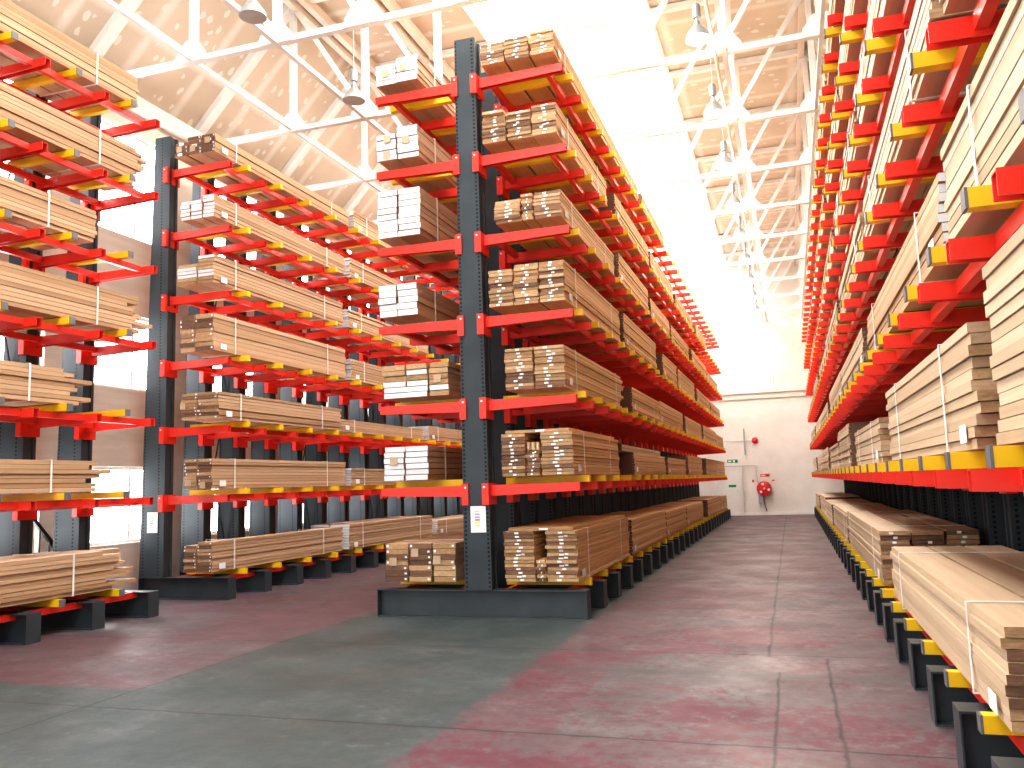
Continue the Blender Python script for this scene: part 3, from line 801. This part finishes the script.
mb = MB(); mb.tube([(-.02, -.03, .0), (-.25, -.03, .28), (-.28, -.03, .97), (-1.75, -.03, .97)], .015, 8); link('supply_pipe', mb.mesh('supply_pipe', GALV), root)

root = thing('alarm_bell', 'red round alarm bell high on the far white wall', 'bell', (-1.34, YF, 3.09))
mb = MB(); mb.lathe([(.05, -.004), (.05, -.04), (.13, -.04), (.13, -.07), (.09, -.11), (.02, -.12)], n=24, axis='Y'); link('gong', smooth(mb.mesh('gong', HOSE)), root)
mb = MB(); mb.tube([(-.05, -.02, 0), (-1.6, -.02, 0)], .012, 6); link('conduit', mb.mesh('conduit', GALV), root)
me = MB(); me.box(-.03, .03, -.06, -.035, -.56, .56); thing('wall_pipe', 'grey upright pipe crossing the bell conduit on the far wall', 'pipe', (-1.76, YF, 3.05), None, me.mesh('wall_pipe', GALV))
me = MB(); me.prism([(-.03, .12), (-.03, .15), (.03, .15), (.03, -.15), (-.0, -.15), (-.0, .12)], 'Y', -.03, -.003); thing('wall_hook', 'small dark hook above the ledge on the far wall', 'hook', (-.45, YF, 5.55), None, me.mesh('wall_hook', GALV))

def sign(label, cat, x, z, w, h, mat, marks):
    root = thing('wall_sign', label, cat, (x, YF, z))
    mb = MB(); mb.box(-w / 2, w / 2, -.012, -.004, -h / 2, h / 2); link('panel', mb.mesh('panel', mat), root)
    for (a, b, c, d, m) in marks:
        mb = MB(); mb.box(a, b, -.0145, -.0122, c, d); link('mark', mb.mesh('mark', m), root)
sign('green exit sign above the door in the far wall', 'sign', -2.30, 2.26, .42, .13, GREEN, [(-.17, -.05, -.03, .03, PAPER), (.02, .10, -.04, .04, PAPER)])
sign('red fire notice above the hose reel', 'sign', -1.03, 1.63, .36, .11, HOSE, [(-.15, .02, -.02, .02, PAPER)])
sign('pale pink notice beside the hose reel', 'sign', -.72, 1.44, .20, .18, PINKP, [(-.06, .06, -.05, .0, HOSE)])
sign('tiny red notice between door and hose reel', 'sign', -1.52, 1.41, .07, .10, HOSE, [])
me = MB(); me.box(-.15, .15, -.006, -.0008, -.05, .05)
o = link('door_sign', me.mesh('door_sign', GREEN), d, (-2.36, YF - .07, 1.23))

# ------------------------------------------------------------------ light, world, camera
w = bpy.data.worlds.new('World'); scn.world = w; w.use_nodes = True
nt = w.node_tree; nt.nodes.clear()
bg = nt.nodes.new('ShaderNodeBackground'); ow = nt.nodes.new('ShaderNodeOutputWorld')
bg.inputs[0].default_value = (.97, .99, 1.0, 1); bg.inputs[1].default_value = 1.75
nt.links.new(bg.outputs[0], ow.inputs[0])

def area(name, loc, rot, sx, sy, energy, col=(1, 1, 1)):
    l = bpy.data.lights.new(name, 'AREA'); l.shape = 'RECTANGLE'; l.size = sx; l.size_y = sy; l.energy = energy; l.color = col
    o = bpy.data.objects.new(name, l); COL.objects.link(o); o.location = loc; o.rotation_euler = rot
    return o

cam = bpy.data.cameras.new('Camera'); co = bpy.data.objects.new('Camera', cam); COL.objects.link(co)
cam.sensor_width = 36; cam.sensor_fit = 'HORIZONTAL'; cam.lens = 848.42 / 1024 * 36
cam.clip_start = .05; cam.clip_end = 200
yw, pt, rl = R(17.896), R(6.7539), R(-1.9303)
fwd = Vector((-math.sin(yw) * math.cos(pt), math.cos(yw) * math.cos(pt), math.sin(pt)))
r0 = Vector((math.cos(yw), math.sin(yw), 0)); u0 = r0.cross(fwd)
rr = r0 * math.cos(rl) + u0 * math.sin(rl); uu = -r0 * math.sin(rl) + u0 * math.cos(rl)
M = Matrix(((rr.x, uu.x, -fwd.x, 0), (rr.y, uu.y, -fwd.y, 0), (rr.z, uu.z, -fwd.z, 1.6), (0, 0, 0, 1)))
co.matrix_world = M
scn.camera = co
scn.view_settings.view_transform = 'Standard'
scn.view_settings.look = 'None'
scn.view_settings.exposure = 0.42
scn.view_settings.gamma = 0.84
scn.cycles.use_denoising = True
scn.cycles.max_bounces = 8
scn.cycles.sample_clamp_indirect = 8
